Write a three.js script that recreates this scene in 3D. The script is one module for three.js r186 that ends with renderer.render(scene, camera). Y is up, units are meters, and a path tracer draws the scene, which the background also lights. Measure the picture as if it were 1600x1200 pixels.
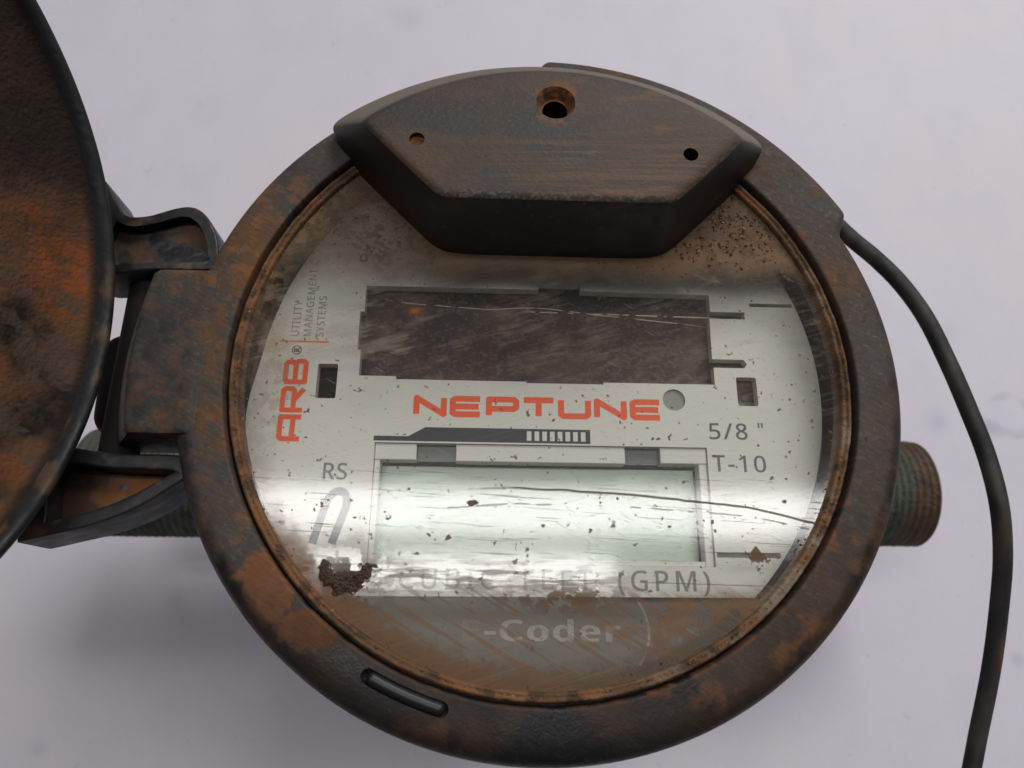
import * as THREE from 'three';
import { mergeGeometries, mergeVertices, toCreasedNormals } from 'three/addons/utils/BufferGeometryUtils.js';
import { RectAreaLightUniformsLib } from 'three/addons/lights/RectAreaLightUniformsLib.js';
import { Brush, Evaluator, SUBTRACTION } from 'three-bvh-csg';

// ---------------------------------------------------------------- camera, light, exposure
// The meter stands on the table (y = 0); its bezel's flat top is TOP above it. Shapes are written in mm from the middle of that top.
const TOP = 0.130, MM = 0.001;
const scene = new THREE.Scene();
scene.background = new THREE.Color().setRGB(0.075, 0.076, 0.084);          // the grey room around
const camera = new THREE.PerspectiveCamera(55.1, 4 / 3, 0.005, 20);
const EYE = new THREE.Vector3(-7.27, 90.41, 33.75);
camera.position.set(EYE.x * MM, EYE.y * MM + TOP, EYE.z * MM);
camera.up.set(-0.0195, 0.32305, -0.94618);
camera.lookAt(camera.position.x + 0.03138, camera.position.y - 0.9457, camera.position.z - 0.32353);
camera.focus = 0.098; camera.userData.fStop = 34;
scene.add(camera);

const renderer = new THREE.WebGLRenderer({ antialias: true });
renderer.setSize(1024, 768);
renderer.toneMapping = THREE.LinearToneMapping;
renderer.toneMappingExposure = 1;
renderer.shadowMap.enabled = true;
RectAreaLightUniformsLib.init();

const names = {};
function numbered(n) { const k = names[n] = (names[n] ?? -1) + 1; return k ? `${n}_${String(k).padStart(3, '0')}` : n; }
function solid(name, geo, mat, parent) {
  const m = new THREE.Mesh(geo, mat);
  m.name = numbered(name); m.castShadow = m.receiveShadow = true;
  parent.add(m);
  return m;
}

// Two fluorescent battens on the ceiling straight above (they mirror in the glass) and one bright ceiling panel further back.
function lamp(label, x, y, z, w, d, tilt, glow, color, group) {
  const g = new THREE.Group(); g.name = numbered('ceiling_lamp');
  g.position.set(x, y, z); g.rotation.x = tilt;
  g.userData = { label, category: 'lamp' };
  if (group) g.userData.group = group;
  scene.add(g);
  solid('lamp_housing', new THREE.BoxGeometry(w + 0.04, 0.05, d + 0.03).translate(0, 0.04, 0), new THREE.MeshStandardMaterial({ color: 0xe8e8e8, roughness: 0.5 }), g);
  const e = new THREE.MeshStandardMaterial({ color: 0xffffff, emissive: new THREE.Color(...color), emissiveIntensity: 1.0, roughness: 0.6 });
  solid('lamp_diffuser', new THREE.BoxGeometry(w, 0.02, d).translate(0, 0.006, 0), e, g);
  const l = new THREE.RectAreaLight(new THREE.Color(...color), glow, w, d);
  l.position.set(0, -0.008, 0); l.rotation.x = -Math.PI / 2; l.castShadow = true;
  g.add(l);
}
lamp('long fluorescent ceiling lamp mirrored as the upper bright band in the glass', 0.14, 2.03, -0.285, 1.9, 0.115, 0, 11, [1, 0.985, 0.97]);
lamp('shorter fluorescent ceiling lamp mirrored as the lower bright band in the glass', -0.42, 2.03, -0.125, 1.5, 0.085, 0, 11, [1, 0.985, 0.97]);
lamp('wide ceiling light panel beyond the top of the picture lighting the table', 0.62, 1.05, -0.95, 0.9, 0.6, -0.75, 6.3, [1, 0.985, 0.98]);

// ---------------------------------------------------------------- noise and textures
function h2(ix, iy, s) {
  let h = Math.imul(ix, 374761393) ^ Math.imul(iy, 668265263) ^ Math.imul(s, 1274126177);
  h = Math.imul(h ^ (h >>> 13), 1274126177); h ^= h >>> 16;
  return (h >>> 0) / 4294967296;
}
function vn(x, y, s) {
  const ix = Math.floor(x), iy = Math.floor(y); let fx = x - ix, fy = y - iy;
  fx = fx * fx * (3 - 2 * fx); fy = fy * fy * (3 - 2 * fy);
  const a = h2(ix, iy, s), b = h2(ix + 1, iy, s), c = h2(ix, iy + 1, s), d = h2(ix + 1, iy + 1, s);
  return a + (b - a) * fx + (c - a) * fy + (a - b - c + d) * fx * fy;
}
function fbm(x, y, o, s) {
  let v = 0, a = 0.5, t = 0;
  for (let i = 0; i < o; i++) { v += a * vn(x, y, s + i * 17); t += a; a *= 0.55; const u = x * 1.86 + y * 0.77; y = y * 1.86 - x * 0.77 + 5.3; x = u + 9.1; }
  return v / t;
}
const clamp = (x, a = 0, b = 1) => Math.min(b, Math.max(a, x));
const ss = (a, b, x) => { const t = clamp((x - a) / (b - a)); return t * t * (3 - 2 * t); };
const blob = (x, z, cx, cz, rx, rz = rx) => Math.exp(-((x - cx) ** 2 / rx ** 2 + (z - cz) ** 2 / rz ** 2));
const mixTo = (c, d, t) => { for (let i = 0; i < 3; i++) c[i] += (d[i] - c[i]) * t; };
let seed = 7;
const rnd = () => { seed = (Math.imul(seed, 1664525) + 1013904223) >>> 0; return seed / 4294967296; };
const toS = (v) => Math.round(255 * clamp(v <= 0.0031308 ? v * 12.92 : 1.055 * v ** (1 / 2.4) - 0.055));

// fn(x, z) in mm -> { c: linear rgb, a: alpha, b: bump 0..1, r: roughness }; the texture covers S mm from (x0, z0)
function surface(n, x0, z0, S, fn, opt = {}) {
  const col = new Uint8Array(n * n * 4), aux = new Uint8Array(n * n * 4), k = S / n;
  for (let j = 0; j < n; j++) for (let i = 0; i < n; i++) {
    const o = fn(x0 + (i + 0.5) * k, z0 + (j + 0.5) * k), p = (j * n + i) * 4;
    for (let q = 0; q < 3; q++) col[p + q] = toS(o.c[q]);
    col[p + 3] = Math.round(255 * clamp(o.a ?? 1));
    aux[p] = Math.round(255 * clamp(o.b ?? 0.5)); aux[p + 1] = Math.round(255 * clamp(o.r ?? 0.7)); aux[p + 3] = 255;
  }
  const make = (d, srgb) => {
    const t = new THREE.DataTexture(d, n, n, THREE.RGBAFormat);
    t.magFilter = THREE.LinearFilter; t.minFilter = THREE.LinearMipmapLinearFilter; t.generateMipmaps = true;
    t.wrapS = t.wrapT = THREE.RepeatWrapping;
    if (srgb) t.colorSpace = THREE.SRGBColorSpace;
    t.needsUpdate = true;
    return t;
  };
  const t = make(aux, false);
  return new THREE.MeshPhysicalMaterial({ map: make(col, true), roughnessMap: t, bumpMap: t, roughness: 1, bumpScale: 0.0003, ...opt });
}
// planar uv for a geometry still in mm: [x0, z0, S] as in surface()
function flat(geo, [x0, z0, S]) {
  const p = geo.attributes.position, uv = new Float32Array(p.count * 2);
  for (let i = 0; i < p.count; i++) { uv[2 * i] = (p.getX(i) - x0) / S; uv[2 * i + 1] = (p.getZ(i) - z0) / S; }
  return geo.setAttribute('uv', new THREE.BufferAttribute(uv, 2));
}
// uv by the side a face looks to, for shapes with walls
function boxUV(geo, [x0, z0, S]) {
  geo = geo.index ? geo.toNonIndexed() : geo;
  const p = geo.attributes.position, uv = new Float32Array(p.count * 2), a = new THREE.Vector3(), b = new THREE.Vector3(), c = new THREE.Vector3();
  for (let i = 0; i < p.count; i += 3) {
    a.fromBufferAttribute(p, i); b.fromBufferAttribute(p, i + 1); c.fromBufferAttribute(p, i + 2);
    const n = b.clone().sub(a).cross(c.clone().sub(a)).normalize();
    [a, b, c].forEach((v, k) => {
      const q = Math.abs(n.y) > 0.6 ? [v.x, v.z] : Math.abs(n.x) > Math.abs(n.z) ? [v.z, v.y * 1.01 + 3] : [v.x, v.y * 1.01 + 7];
      uv[2 * (i + k)] = (q[0] - x0) / S; uv[2 * (i + k) + 1] = (q[1] - z0) / S;
    });
  }
  return geo.setAttribute('uv', new THREE.BufferAttribute(uv, 2));
}
const done = (geo, h0 = TOP) => geo.scale(MM, MM, MM).translate(0, h0, 0);
// a grid of points; closeU / closeV join its ends
function grid(nu, nv, fn, closeU, closeV) {
  const pos = [], idx = [], U = closeU ? nu : nu + 1, V = closeV ? nv : nv + 1;
  for (let i = 0; i < U; i++) for (let j = 0; j < V; j++) pos.push(...fn(i / nu, j / nv, i, j));
  for (let i = 0; i < nu; i++) for (let j = 0; j < nv; j++) {
    const a = i * V + j, b = ((i + 1) % U) * V + j, c = ((i + 1) % U) * V + (j + 1) % V, d = i * V + (j + 1) % V;
    idx.push(a, b, d, b, c, d);
  }
  const g = new THREE.BufferGeometry();
  g.setAttribute('position', new THREE.Float32BufferAttribute(pos, 3)); g.setIndex(idx); g.computeVertexNormals();
  return g;
}
// a closed ring whose section (list of [r, h]) may change with the angle
const ring = (n, section) => { const m = section(0).length; return grid(n, m, (u, v, i, j) => { const f = u * Math.PI * 2, [r, h] = section(f)[j]; return [r * Math.cos(f), h, r * Math.sin(f)]; }, true, true); };
const creased = (g, a = 0.55) => toCreasedNormals(g.index ? g : mergeVertices(g), a);

const BLACK = [0.020, 0.0195, 0.021], DUST = [0.098, 0.086, 0.075], TAN = [0.19, 0.125, 0.07], RUST = [0.30, 0.10, 0.026], SOIL = [0.065, 0.036, 0.019], BROWN = [0.13, 0.066, 0.028];

// ---------------------------------------------------------------- table
const tableMat = surface(1024, -200, -200, 400, (x, z) => {
  const c = [0.695, 0.662, 0.725];
  mixTo(c, [0.72, 0.66, 0.70], 0.6 * ss(0.4, 0.75, fbm(x / 60, z / 60, 3, 3)));
  mixTo(c, [0.63, 0.61, 0.675], 0.35 * ss(0.45, 0.8, fbm(x / 12 + 4, z / 16, 3, 5)));
  const s = fbm(x / 3.2, z / 3.2, 3, 9);
  mixTo(c, [0.34, 0.31, 0.40], 0.3 * ss(0.82, 0.92, s));
  const e = Math.hypot((x - 160) / 1.3, z + 34), q = ss(2.2, 1.2, Math.abs(e - 7 + 2 * vn(x / 5, z / 5, 8)));
  mixTo(c, [0.33, 0.30, 0.40], 0.3 * q * ss(0.25, 0.6, vn(x / 6, z / 6, 12)));
  for (const [bx, bz, r, k] of [[151.8, -29.7, 2.6, 0.5], [135.6, -31.5, 3.2, 0.45], [-124.8, 63.2, 2.2, 0.4], [-94.6, 25.4, 3, 0.45], [-40, -186.9, 5, 0.3], [144.5, -62.6, 4, 0.22], [146, 39, 2, 0.5], [-91, 30, 4, 0.22]]) mixTo(c, [0.36, 0.33, 0.41], 0.7 * k * blob(x, z, bx, bz, r));
  return { c, r: 0.62, b: fbm(x / 1.5, z / 1.5, 2, 15) };
}, { bumpScale: 0.00005 });
{
  const g = boxUV(new THREE.BoxGeometry(1100, 24, 900).translate(0, -12, -60), [-200, -200, 400]);
  const t = solid('table_surface', done(g, 0), tableMat, scene);
  t.userData = { kind: 'structure', label: 'pale lavender white table top with faint ink smudges under the meter' };
}

// ---------------------------------------------------------------- the meter
const meter = new THREE.Group(); meter.name = 'water_meter';
meter.userData = { label: 'dirty round black water meter with scratched glass dial and open lid on white table', category: 'water meter' };
scene.add(meter);

// lower casing, mostly hidden under the bezel
const patina = surface(1024, -120, -60, 240, (x, z) => {
  const c = [0.085, 0.095, 0.075];
  mixTo(c, [0.13, 0.14, 0.115], ss(0.4, 0.75, fbm(x / 9, z / 9, 4, 31)));
  mixTo(c, [0.115, 0.066, 0.038], 0.9 * ss(0.42, 0.66, fbm(x / 14, z / 14, 4, 33) + 0.34 * ss(90, 100, x) - 0.2 * ss(95, 86, x)));
  mixTo(c, [0.05, 0.04, 0.03], 0.7 * ss(0.55, 0.8, fbm(x / 2, z / 2, 3, 35)));
  return { c, r: 0.55 + 0.3 * vn(x, z, 4), b: fbm(x * 1.5, z * 1.5, 3, 37) };
}, { metalness: 0.25, bumpScale: 0.0004 });
const PAT = [-120, -60, 240];
{
  const L = (pts) => new THREE.LatheGeometry(pts.map(([r, h]) => new THREE.Vector2(r, h)), 96);
  solid('meter_casing', done(boxUV(creased(L([[0, -46], [40, -46], [41, -52], [41, -58], [43, -60], [43, -72], [40, -84], [34, -104], [33, -120], [40, -123], [41, -130], [0, -130]])), PAT)), patina, meter);
  const rc = surface(256, -60, -60, 120, (x, z) => { const c = [...BLACK]; mixTo(c, BROWN, 0.7 * fbm(x / 8, z / 8, 4, 41)); return { c, r: 0.7, b: vn(x, z, 3) }; });
  solid('register_can', done(boxUV(creased(L([[38, -12.9], [45.2, -12.9], [44, -30], [42, -45.8], [38, -45.9], [0, -45.95]])), [-60, -60, 120])), rc, meter);
  for (const s of [1, -1]) {
    const g = grid(360, 96, (u, v) => {
      const L0 = 30, L1 = s > 0 ? 101.5 : 104, x = L0 + (L1 - L0) * u, f = v * Math.PI * 2;
      let r = 13.1;
      const t = x / 1.7 + v, w = Math.abs(2 * (t - Math.floor(t)) - 1);
      if (x > 70) r = 12.55 + 0.75 * w; else if (x > 50) r = 12.6; else r = 15;
      if (u > 0.985) r -= 1.4 * (u - 0.985) / 0.015;
      if (u === 1) r = 9.8;
      return [s * x, -92 + r * Math.cos(f), -1.3 + s * r * Math.sin(f)];
    }, false, true);
    const inner = new THREE.CylinderGeometry(9.8, 9.8, 30, 48, 1, true).rotateZ(Math.PI / 2).translate(s * 87, -92, -1.3);
    const m = patina.clone(); m.side = THREE.DoubleSide;
    solid('threaded_pipe_end', done(mergeGeometries([flat(g, PAT), flat(inner, PAT)].map((q) => q.toNonIndexed()))), m, meter);
  }
}

// bezel
const BZ = [-62, -62, 124];
const bezelMat = surface(1536, ...BZ, (x, z) => {
  const r = Math.hypot(x, z), c = [0.013, 0.0125, 0.013], n1 = fbm(x / 7, z / 7, 5, 51), n2 = fbm(x / 1.6 + 7, z / 1.6, 4, 53), n3 = fbm(x / 16 + 3, z / 16, 3, 55);
  const fine = fbm(x * 2.2, z * 2.2, 3, 57);
  const south = ss(12, 44, z + 0.15 * x), edge = ss(45.2, 46.6, r);
  const dust = clamp(0.70 - 0.5 * south - 0.42 * ss(30, 43, z - 0.25 * x) + 0.6 * (n1 - 0.5) + 0.5 * (n2 - 0.5) - 0.45 * edge * ss(-20, 15, z));
  mixTo(c, DUST, dust * 0.95);
  mixTo(c, [0.068, 0.066, 0.074], 0.3 * ss(0.5, 0.75, n3) * (1 - south));
  mixTo(c, [0.07, 0.04, 0.022], 0.3 * south * ss(0.4, 0.65, n1));
  // brown and rust that has settled
  let br = 0.4 * ss(0.46, 0.68, fbm(x / 11 + 1, z / 11 + 8, 5, 59)) * (1 - 0.3 * south);
  br += 0.75 * blob(x, z, -38, -17, 13, 15) * ss(0.35, 0.6, n1) + 0.6 * blob(x, z, -46, 2, 9, 15) * ss(0.45, 0.65, n1 * 0.5 + n2 * 0.5);
  br += 0.8 * blob(x, z, 36, 22, 7, 9) * ss(0.4, 0.6, n1) + 0.5 * blob(x, z, 40, -14, 6, 6) + 0.55 * blob(x, z, 30, -31, 6, 6) * ss(0.3, 0.6, n2);
  br += 0.5 * blob(x, z, -42, 8, 8, 22) * ss(0.35, 0.62, n1 * 0.4 + n2 * 0.6);
  br += 0.5 * ss(43.4, 41.2, r + 2 * n2) * ss(18, 30, z) * ss(0.3, 0.6, n1);
  const low = 1 - 0.75 * ss(33, 43, z - 0.25 * x);
  mixTo(c, BROWN, clamp(br) * 0.9 * low);
  const pa = (cx, cz, rx, rz) => ss(0.36, 0.66, blob(x, z, cx, cz, rx, rz) + 0.9 * (n2 - 0.5) + 0.5 * (n1 - 0.5));
  let ru = 1.15 * pa(-32.6, 27.4, 3.8, 5.2) * ss(47, 45, r) + 1.15 * pa(-27.2, 33.0, 4.6, 3.2) + 0.5 * pa(36.5, 21, 2.2, 6) * ss(0.4, 0.6, n2);
  ru += 0.5 * blob(x, z, 41.5, -13.6, 2.6, 2.2) * ss(0.3, 0.55, n2) + 0.5 * ss(0.6, 0.74, fbm(x / 4, z / 4, 4, 63)) * (1 - 0.5 * edge) + 0.6 * ss(42.6, 41.2, r) * ss(10, 30, z) * ss(0.45, 0.6, n2);
  ru += 0.7 * blob(x, z, -42, -15, 8, 8) * ss(0.52, 0.66, n2) + 0.5 * blob(x, z, -36, -24, 6, 6) * ss(0.5, 0.64, n2);
  mixTo(c, [0.24, 0.092, 0.03], clamp(ru) * 0.7 * (0.3 + 0.7 * low));
  mixTo(c, [0.17, 0.15, 0.135], 0.5 * ss(0.66, 0.8, fine) * dust);
  mixTo(c, [0.03, 0.024, 0.02], 0.6 * ss(0.76, 0.86, fbm(x / 0.9, z / 0.9, 3, 67)));
  const gu = x * 0.87 + z * 0.5, gv = -x * 0.5 + z * 0.87, grain = fbm(gu / 1.1, gv / 0.16, 3, 58);
  mixTo(c, [0.2, 0.185, 0.17], 0.16 * ss(0.56, 0.8, grain) * (0.35 + 0.65 * dust)); mixTo(c, [0.02, 0.017, 0.015], 0.28 * ss(0.46, 0.24, grain));
  const wear = clamp(dust + br + ru);
  return { c, r: clamp(0.38 + 0.45 * wear - 0.1 * (fine - 0.5) * 2, 0.3, 0.95), b: 0.15 * n2 + 0.4 * fine + 0.45 * fbm(x * 5, z * 5, 2, 69) };
}, { bumpScale: 0.00005, specularIntensity: 0.55 });
const outerR = (f) => {
  const d = ((f * 180 / Math.PI + 540) % 360) - 180;                      // -90 is the far side
  const up = ss(-92.5, -88.6, d), down = 1 - ss(-29.9, -25.8, d);
  return 48 + 2.9 * Math.min(up, down);
};
{
  const g = ring(720, (f) => {
    const R = outerR(f);
    return [[41.5, -7.5], [41.5, -1], [41.5, -0.32], [41.56, -0.14], [41.7, -0.04], [41.9, 0], [44.2, 0], [R - 2.6, -0.1], [R - 1.7, -0.3], [R - 0.9, -0.7], [R - 0.35, -1.3], [R - 0.08, -2.1], [R, -3], [R - 0.2, -8], [R - 0.4, -12.2], [R - 1, -12.8], [44, -12.8], [42, -12.6], [41.5, -11]];
  });
  // slot for the latch
  const arc = (r, a0, a1) => new THREE.TubeGeometry(new THREE.CatmullRomCurve3(Array.from({ length: 9 }, (_, i) => { const a = (a0 + (a1 - a0) * i / 8) * Math.PI / 180; return new THREE.Vector3(43.35 * Math.cos(a), 0, 43.35 * Math.sin(a)); })), 40, r, 16);
  const cap = (r, a) => new THREE.SphereGeometry(r, 16, 10).translate(43.35 * Math.cos(a * Math.PI / 180), 0, 43.35 * Math.sin(a * Math.PI / 180));
  const mb = (q) => { const b = new Brush(q); b.updateMatrixWorld(); return b; };
  flat(g, BZ);
  const ev = new Evaluator(); ev.useGroups = false; ev.attributes = ['position', 'normal', 'uv'];
  let cut = ev.evaluate(mb(g), mb(arc(0.88, 118, 106)), SUBTRACTION);
  for (const a of [118, 106]) { cut.updateMatrixWorld(); cut = ev.evaluate(cut, mb(cap(0.88, a)), SUBTRACTION); }
  const bezel = solid('bezel_ring', done(flat(cut.geometry, BZ)), bezelMat, meter);
  bezel.userData.label = 'thick black bezel ring stained with rust';
  const latch = mergeGeometries([arc(0.78, 117.2, 106.4), cap(0.78, 117.2), cap(0.78, 106.4)]);
  const gloss = new THREE.MeshPhysicalMaterial({ color: new THREE.Color(0.012, 0.012, 0.014), roughness: 0.42 });
  solid('latch', done(latch.translate(0, -0.22, 0)), gloss, bezel).userData.label = 'glossy black latch nub';
  // hinge block on the left
  const hb = grid(48, 14, (u, v, i, j) => {
    const z = -12.6 + 22.7 * u, e = 54 - Math.sqrt(54 * 54 - (z + 0.5) ** 2);
    const P = [[-44, 0.02], [-50, 0.02], [-52.9, 0], [-53.5, -0.12], [-53.9, -0.45], [-54.2, -1.1], [-59.2, -9.6], [-59.4, -10.5], [-59.0, -11.1], [-58, -11.5], [-50, -11.5], [-44, -11.5], [-44, -6], [-44, -3]][j];
    const end = Math.min(u, 1 - u) === 0 ? 0.25 : 0;
    return [P[0] + (P[0] < -46 ? e + end : 0), P[1] - (P[1] > -5 ? end : -end), z];
  }, false, true);
  const capAt = (u) => {
    const s = new THREE.Shape([[-44, -0.25], [-52.6, -0.25], [-53.7, -1], [-59.0, -10.3], [-58.2, -11.2], [-44, -11.2]].map(([a, b]) => new THREE.Vector2(a + 1.1, b)));
    const q = new THREE.ShapeGeometry(s).toNonIndexed(); q.translate(0, 0, u ? 10.1 : -12.6); return q;
  };
  const hg = mergeGeometries([creased(hb, 0.9), ...[0, 1].map(capAt)].map((q) => { q = q.index ? q.toNonIndexed() : q; q.deleteAttribute('uv'); return q; }));
  solid('hinge_block', done(boxUV(hg, BZ)), bezelMat, bezel);
}

// gasket ring between bezel and glass
const gasketMat = surface(1024, -44, -44, 88, (x, z) => {
  const c = [...BROWN], n = fbm(x / 1.6, z / 1.6, 4, 71), f = Math.atan2(z, x);
  mixTo(c, [0.22, 0.10, 0.04], 0.75 * ss(0.42, 0.66, fbm(x / 5, z / 5, 3, 73)));
  mixTo(c, SOIL, 0.9 * ss(0.5, 0.68, n));
  mixTo(c, [0.25, 0.20, 0.15], 0.75 * ss(0.42, 0.7, fbm(x / 3 + 2, z / 3, 4, 75)) * ss(0.45, 1.0, Math.cos(f - 0.45)));
  return { c, r: 0.85, b: n * 0.6 + 0.4 * fbm(x * 2, z * 2, 2, 77) };
}, { bumpScale: 0.0005 });
solid('gasket_ring', done(flat(ring(480, (f) => {
  const w = 0.16 * (vn(f * 22, 3, 79) - 0.5) + 0.1 * (vn(f * 70, 3, 80) - 0.5);
  return [[41.25, -4], [41.2, -1.7 + w], [41.05, -1.15 + w], [40.8, -0.95 + w], [40.6, -1.1 + w], [40.5, -1.42 + w], [40.36, -1.3 + w], [40.12, -1.25 + w], [39.95, -1.45 + w], [39.9, -1.9], [39.9, -4], [40.6, -4.2]];
}), [-44, -44, 88])), gasketMat, meter).userData.label = 'rusty gasket ring around the glass';

// ---------------------------------------------------------------- dial
const lower = surface(1024, -46, -46, 92, (x, z) => {
  const r = Math.hypot(x, z), a = Math.atan2(z, x), c = [0.26, 0.26, 0.23];
  mixTo(c, [0.07, 0.075, 0.075], 0.95 * ss(39.2, 40.0, r));
  mixTo(c, [0.13, 0.12, 0.095], 0.8 * ss(39.2, 40, r) * ss(0.5, 0.75, vn(a * 60, r * 0.4, 83)));
  mixTo(c, [0.03, 0.028, 0.03], 0.7 * ss(39.2, 40, r) * ss(0.55, 0.75, vn(a * 34 + 5, r * 0.3, 84)));
  mixTo(c, [0.26, 0.26, 0.24], 0.5 * fbm(x / 6, z / 6, 3, 85));
  return { c, r: 0.7, b: vn(x, z, 86) };
}, { bumpScale: 0.00005 });
const inside = new THREE.MeshStandardMaterial({ color: new THREE.Color(0.16, 0.16, 0.15), roughness: 0.8, side: THREE.DoubleSide });
const basePlate = solid('lower_dial_plate', done(flat(new THREE.CylinderGeometry(43.6, 43.6, 1, 96).translate(0, -11.6, 0), [-46, -46, 92])), lower, meter);
solid('register_wall', done(creased(ring(128, () => [[43.5, -11.8], [43.5, -4.4], [44.6, -4.4], [44.6, -12.4]]))), inside, meter);

function canvasMap(W, H, draw) {
  const cv = document.createElement('canvas'); cv.width = W; cv.height = H;
  draw(cv.getContext('2d'));
  const t = new THREE.CanvasTexture(cv); t.colorSpace = THREE.SRGBColorSpace; t.anisotropy = 8;
  return t;
}
const strokeLetters = {                       // in a cell of 1 x 1, y down
  N: [[[0, 1], [0, 0.02], [1, 0.98], [1, 0]]], E: [[[1, 0.03], [0.1, 0.03], [0, 0.13], [0, 0.87], [0.1, 0.97], [1, 0.97]], [[0, 0.5], [0.95, 0.5]]],
  P: [[[0, 1], [0, 0.03], [0.92, 0.03], [1, 0.13], [1, 0.5], [0.9, 0.6], [0, 0.6]]], T: [[[-0.05, 0.03], [1.05, 0.03]], [[0.5, 0.03], [0.5, 1]]],
  U: [[[0, 0], [0, 0.87], [0.1, 0.97], [0.9, 0.97], [1, 0.87], [1, 0]]], A: [[[0, 1], [0, 0.13], [0.1, 0.03], [1, 0.03], [1, 1]], [[0, 0.62], [1, 0.62]]],
  R: [[[0, 1], [0, 0.03], [0.92, 0.03], [1, 0.13], [1, 0.45], [0.9, 0.55], [0, 0.55]], [[0.45, 0.55], [1, 1]]],
  B: [[[0, 0], [0, 0.97], [0.92, 0.97], [1, 0.87], [1, 0.6], [0.9, 0.5], [0, 0.5]], [[0, 0.03], [0.86, 0.03], [0.96, 0.13], [0.96, 0.4], [0.88, 0.5]]],
};
function strokes(x, word, x0, y0, w, h, gap, lw) {
  x.lineWidth = lw; x.lineJoin = 'round'; x.lineCap = 'butt';
  [...word].forEach((ch, i) => { for (const path of strokeLetters[ch]) { x.beginPath(); path.forEach(([a, b], k) => x[k ? 'lineTo' : 'moveTo'](x0 + i * (w + gap) + a * w, y0 + b * h)); x.stroke(); } });
}
const DP = 84, PX = 2048 / DP;
const dialMap = canvasMap(2048, 2048, (x) => {
  x.fillStyle = '#dad8cb'; x.fillRect(0, 0, 2048, 2048);
  x.setTransform(PX, 0, 0, PX, 1024, 1024);                              // mm from the dial's middle, y towards the reader
  const OR = '#f25a28', GR = '#5e5f60';
  const put = (s, px, py, size, color, face = 'sans-serif', sx = 1, turn = 0, bold = '', space = 0) => {
    x.save(); x.translate(px, py); x.rotate(turn); x.scale(sx * 0.05, 0.05); x.fillStyle = color; x.font = `${bold} ${size * 20}px ${face}`; x.textBaseline = 'alphabetic';
    let cx = 0; for (const ch of s) { x.fillText(ch, cx, 0); if (!bold && size > 2.5) { x.strokeStyle = color; x.lineWidth = size * 0.38; x.strokeText(ch, cx, 0); } cx += x.measureText(ch).width + space * 20 / sx; }
    x.restore();
  };
  x.strokeStyle = OR;
  strokes(x, 'NEPTUNE', -17.3, 2.35, 3.8, 2.4, 1.25, 0.86);
  x.save(); x.translate(-33.0, 8.9); x.rotate(-Math.PI / 2); strokes(x, 'ARB', 0.3, -2.9, 3.1, 2.9, 1.0, 0.72); x.restore();
  x.lineWidth = 0.26; x.beginPath(); x.moveTo(-37.2, -5.7); x.lineTo(-30.2, -5.7); x.stroke();
  put('®', -33.9, -3.6, 1.9, '#3a3a3a', 'sans-serif', 1, -Math.PI / 2, 'bold');
  ['UTILITY', 'MANAGEMENT', 'SYSTEMS'].forEach((s, i) => put(s, -34.6 + i * 1.75, -6.4, 1.55, '#737470', 'sans-serif', 1, -Math.PI / 2, '', 0.06));
  put('™', -31.9, -13.7, 1.2, '#737470', 'sans-serif', 1, -Math.PI / 2);
  put('O', -27.0, -18.6, 1.9, '#7f7e76', 'sans-serif', 1.05, 0, 'bold'); put('A', -23.2, -20.0, 1.7, '#7f7e76', 'sans-serif', 1.05, Math.PI, 'bold');
  // scale bar
  x.fillStyle = '#2f3137'; x.beginPath();
  [[-22.9, 7.95], [-18.2, 7.95], [-15.9, 6.62], [6.9, 6.62], [6.9, 8.62], [-22.9, 8.62]].forEach(([a, b], k) => x[k ? 'lineTo' : 'moveTo'](a, b)); x.fill();
  x.fillStyle = '#d9d9d0'; for (let i = 0; i < 8; i++) x.fillRect(-1.9 + i * 1.07, 6.95, 0.66, 1.35);
  put('5/8', 23.4, 7.55, 3.15, GR, 'sans-serif', 1.12, 0, '', 0.28); put('"', 30.4, 7.1, 2.6, GR, 'sans-serif', 1);
  put('T-10', 23.7, 12.15, 3.15, GR, 'sans-serif', 1.12, 0, '', 0.25);
  put('RS', -29.6, 14.05, 3.1, '#6c6d72', 'sans-serif', 1, 0, '', 0.15);
  x.strokeStyle = '#4a4e57'; x.lineWidth = 1.05; x.lineJoin = 'round'; x.lineCap = 'butt';
  x.beginPath(); x.moveTo(-29.9, 22.6); x.lineTo(-28.6, 17.4); x.bezierCurveTo(-27.9, 14.9, -25.4, 15.2, -25.9, 17.8); x.lineTo(-27.4, 22.6); x.stroke();
  for (const [t, px] of [['CUBIC', -18.6], ['FEET', -2.6], ['(GPM)', 9.9]]) put(t, px, 28.1, 3.5, '#83837f', 'sans-serif', 1.08, 0, '', 0.5);
});
const dialUV = (geo) => { const p = geo.attributes.position, uv = new Float32Array(p.count * 2); for (let i = 0; i < p.count; i++) { uv[2 * i] = (p.getX(i) + DP / 2) / DP; uv[2 * i + 1] = 1 - (p.getZ(i) + DP / 2) / DP; } return geo.setAttribute('uv', new THREE.BufferAttribute(uv, 2)); };
const whitePaint = new THREE.MeshPhysicalMaterial({ color: new THREE.Color(0.69, 0.675, 0.60), roughness: 0.6 });
const printed = new THREE.MeshPhysicalMaterial({ map: dialMap, roughness: 0.6 });
const path = (pts, K = THREE.Path) => new K(pts.map(([a, b]) => new THREE.Vector2(a, -b)));
const rect = (x0, z0, x1, z1) => [[x0, z0], [x1, z0], [x1, z1], [x0, z1]];
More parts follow.
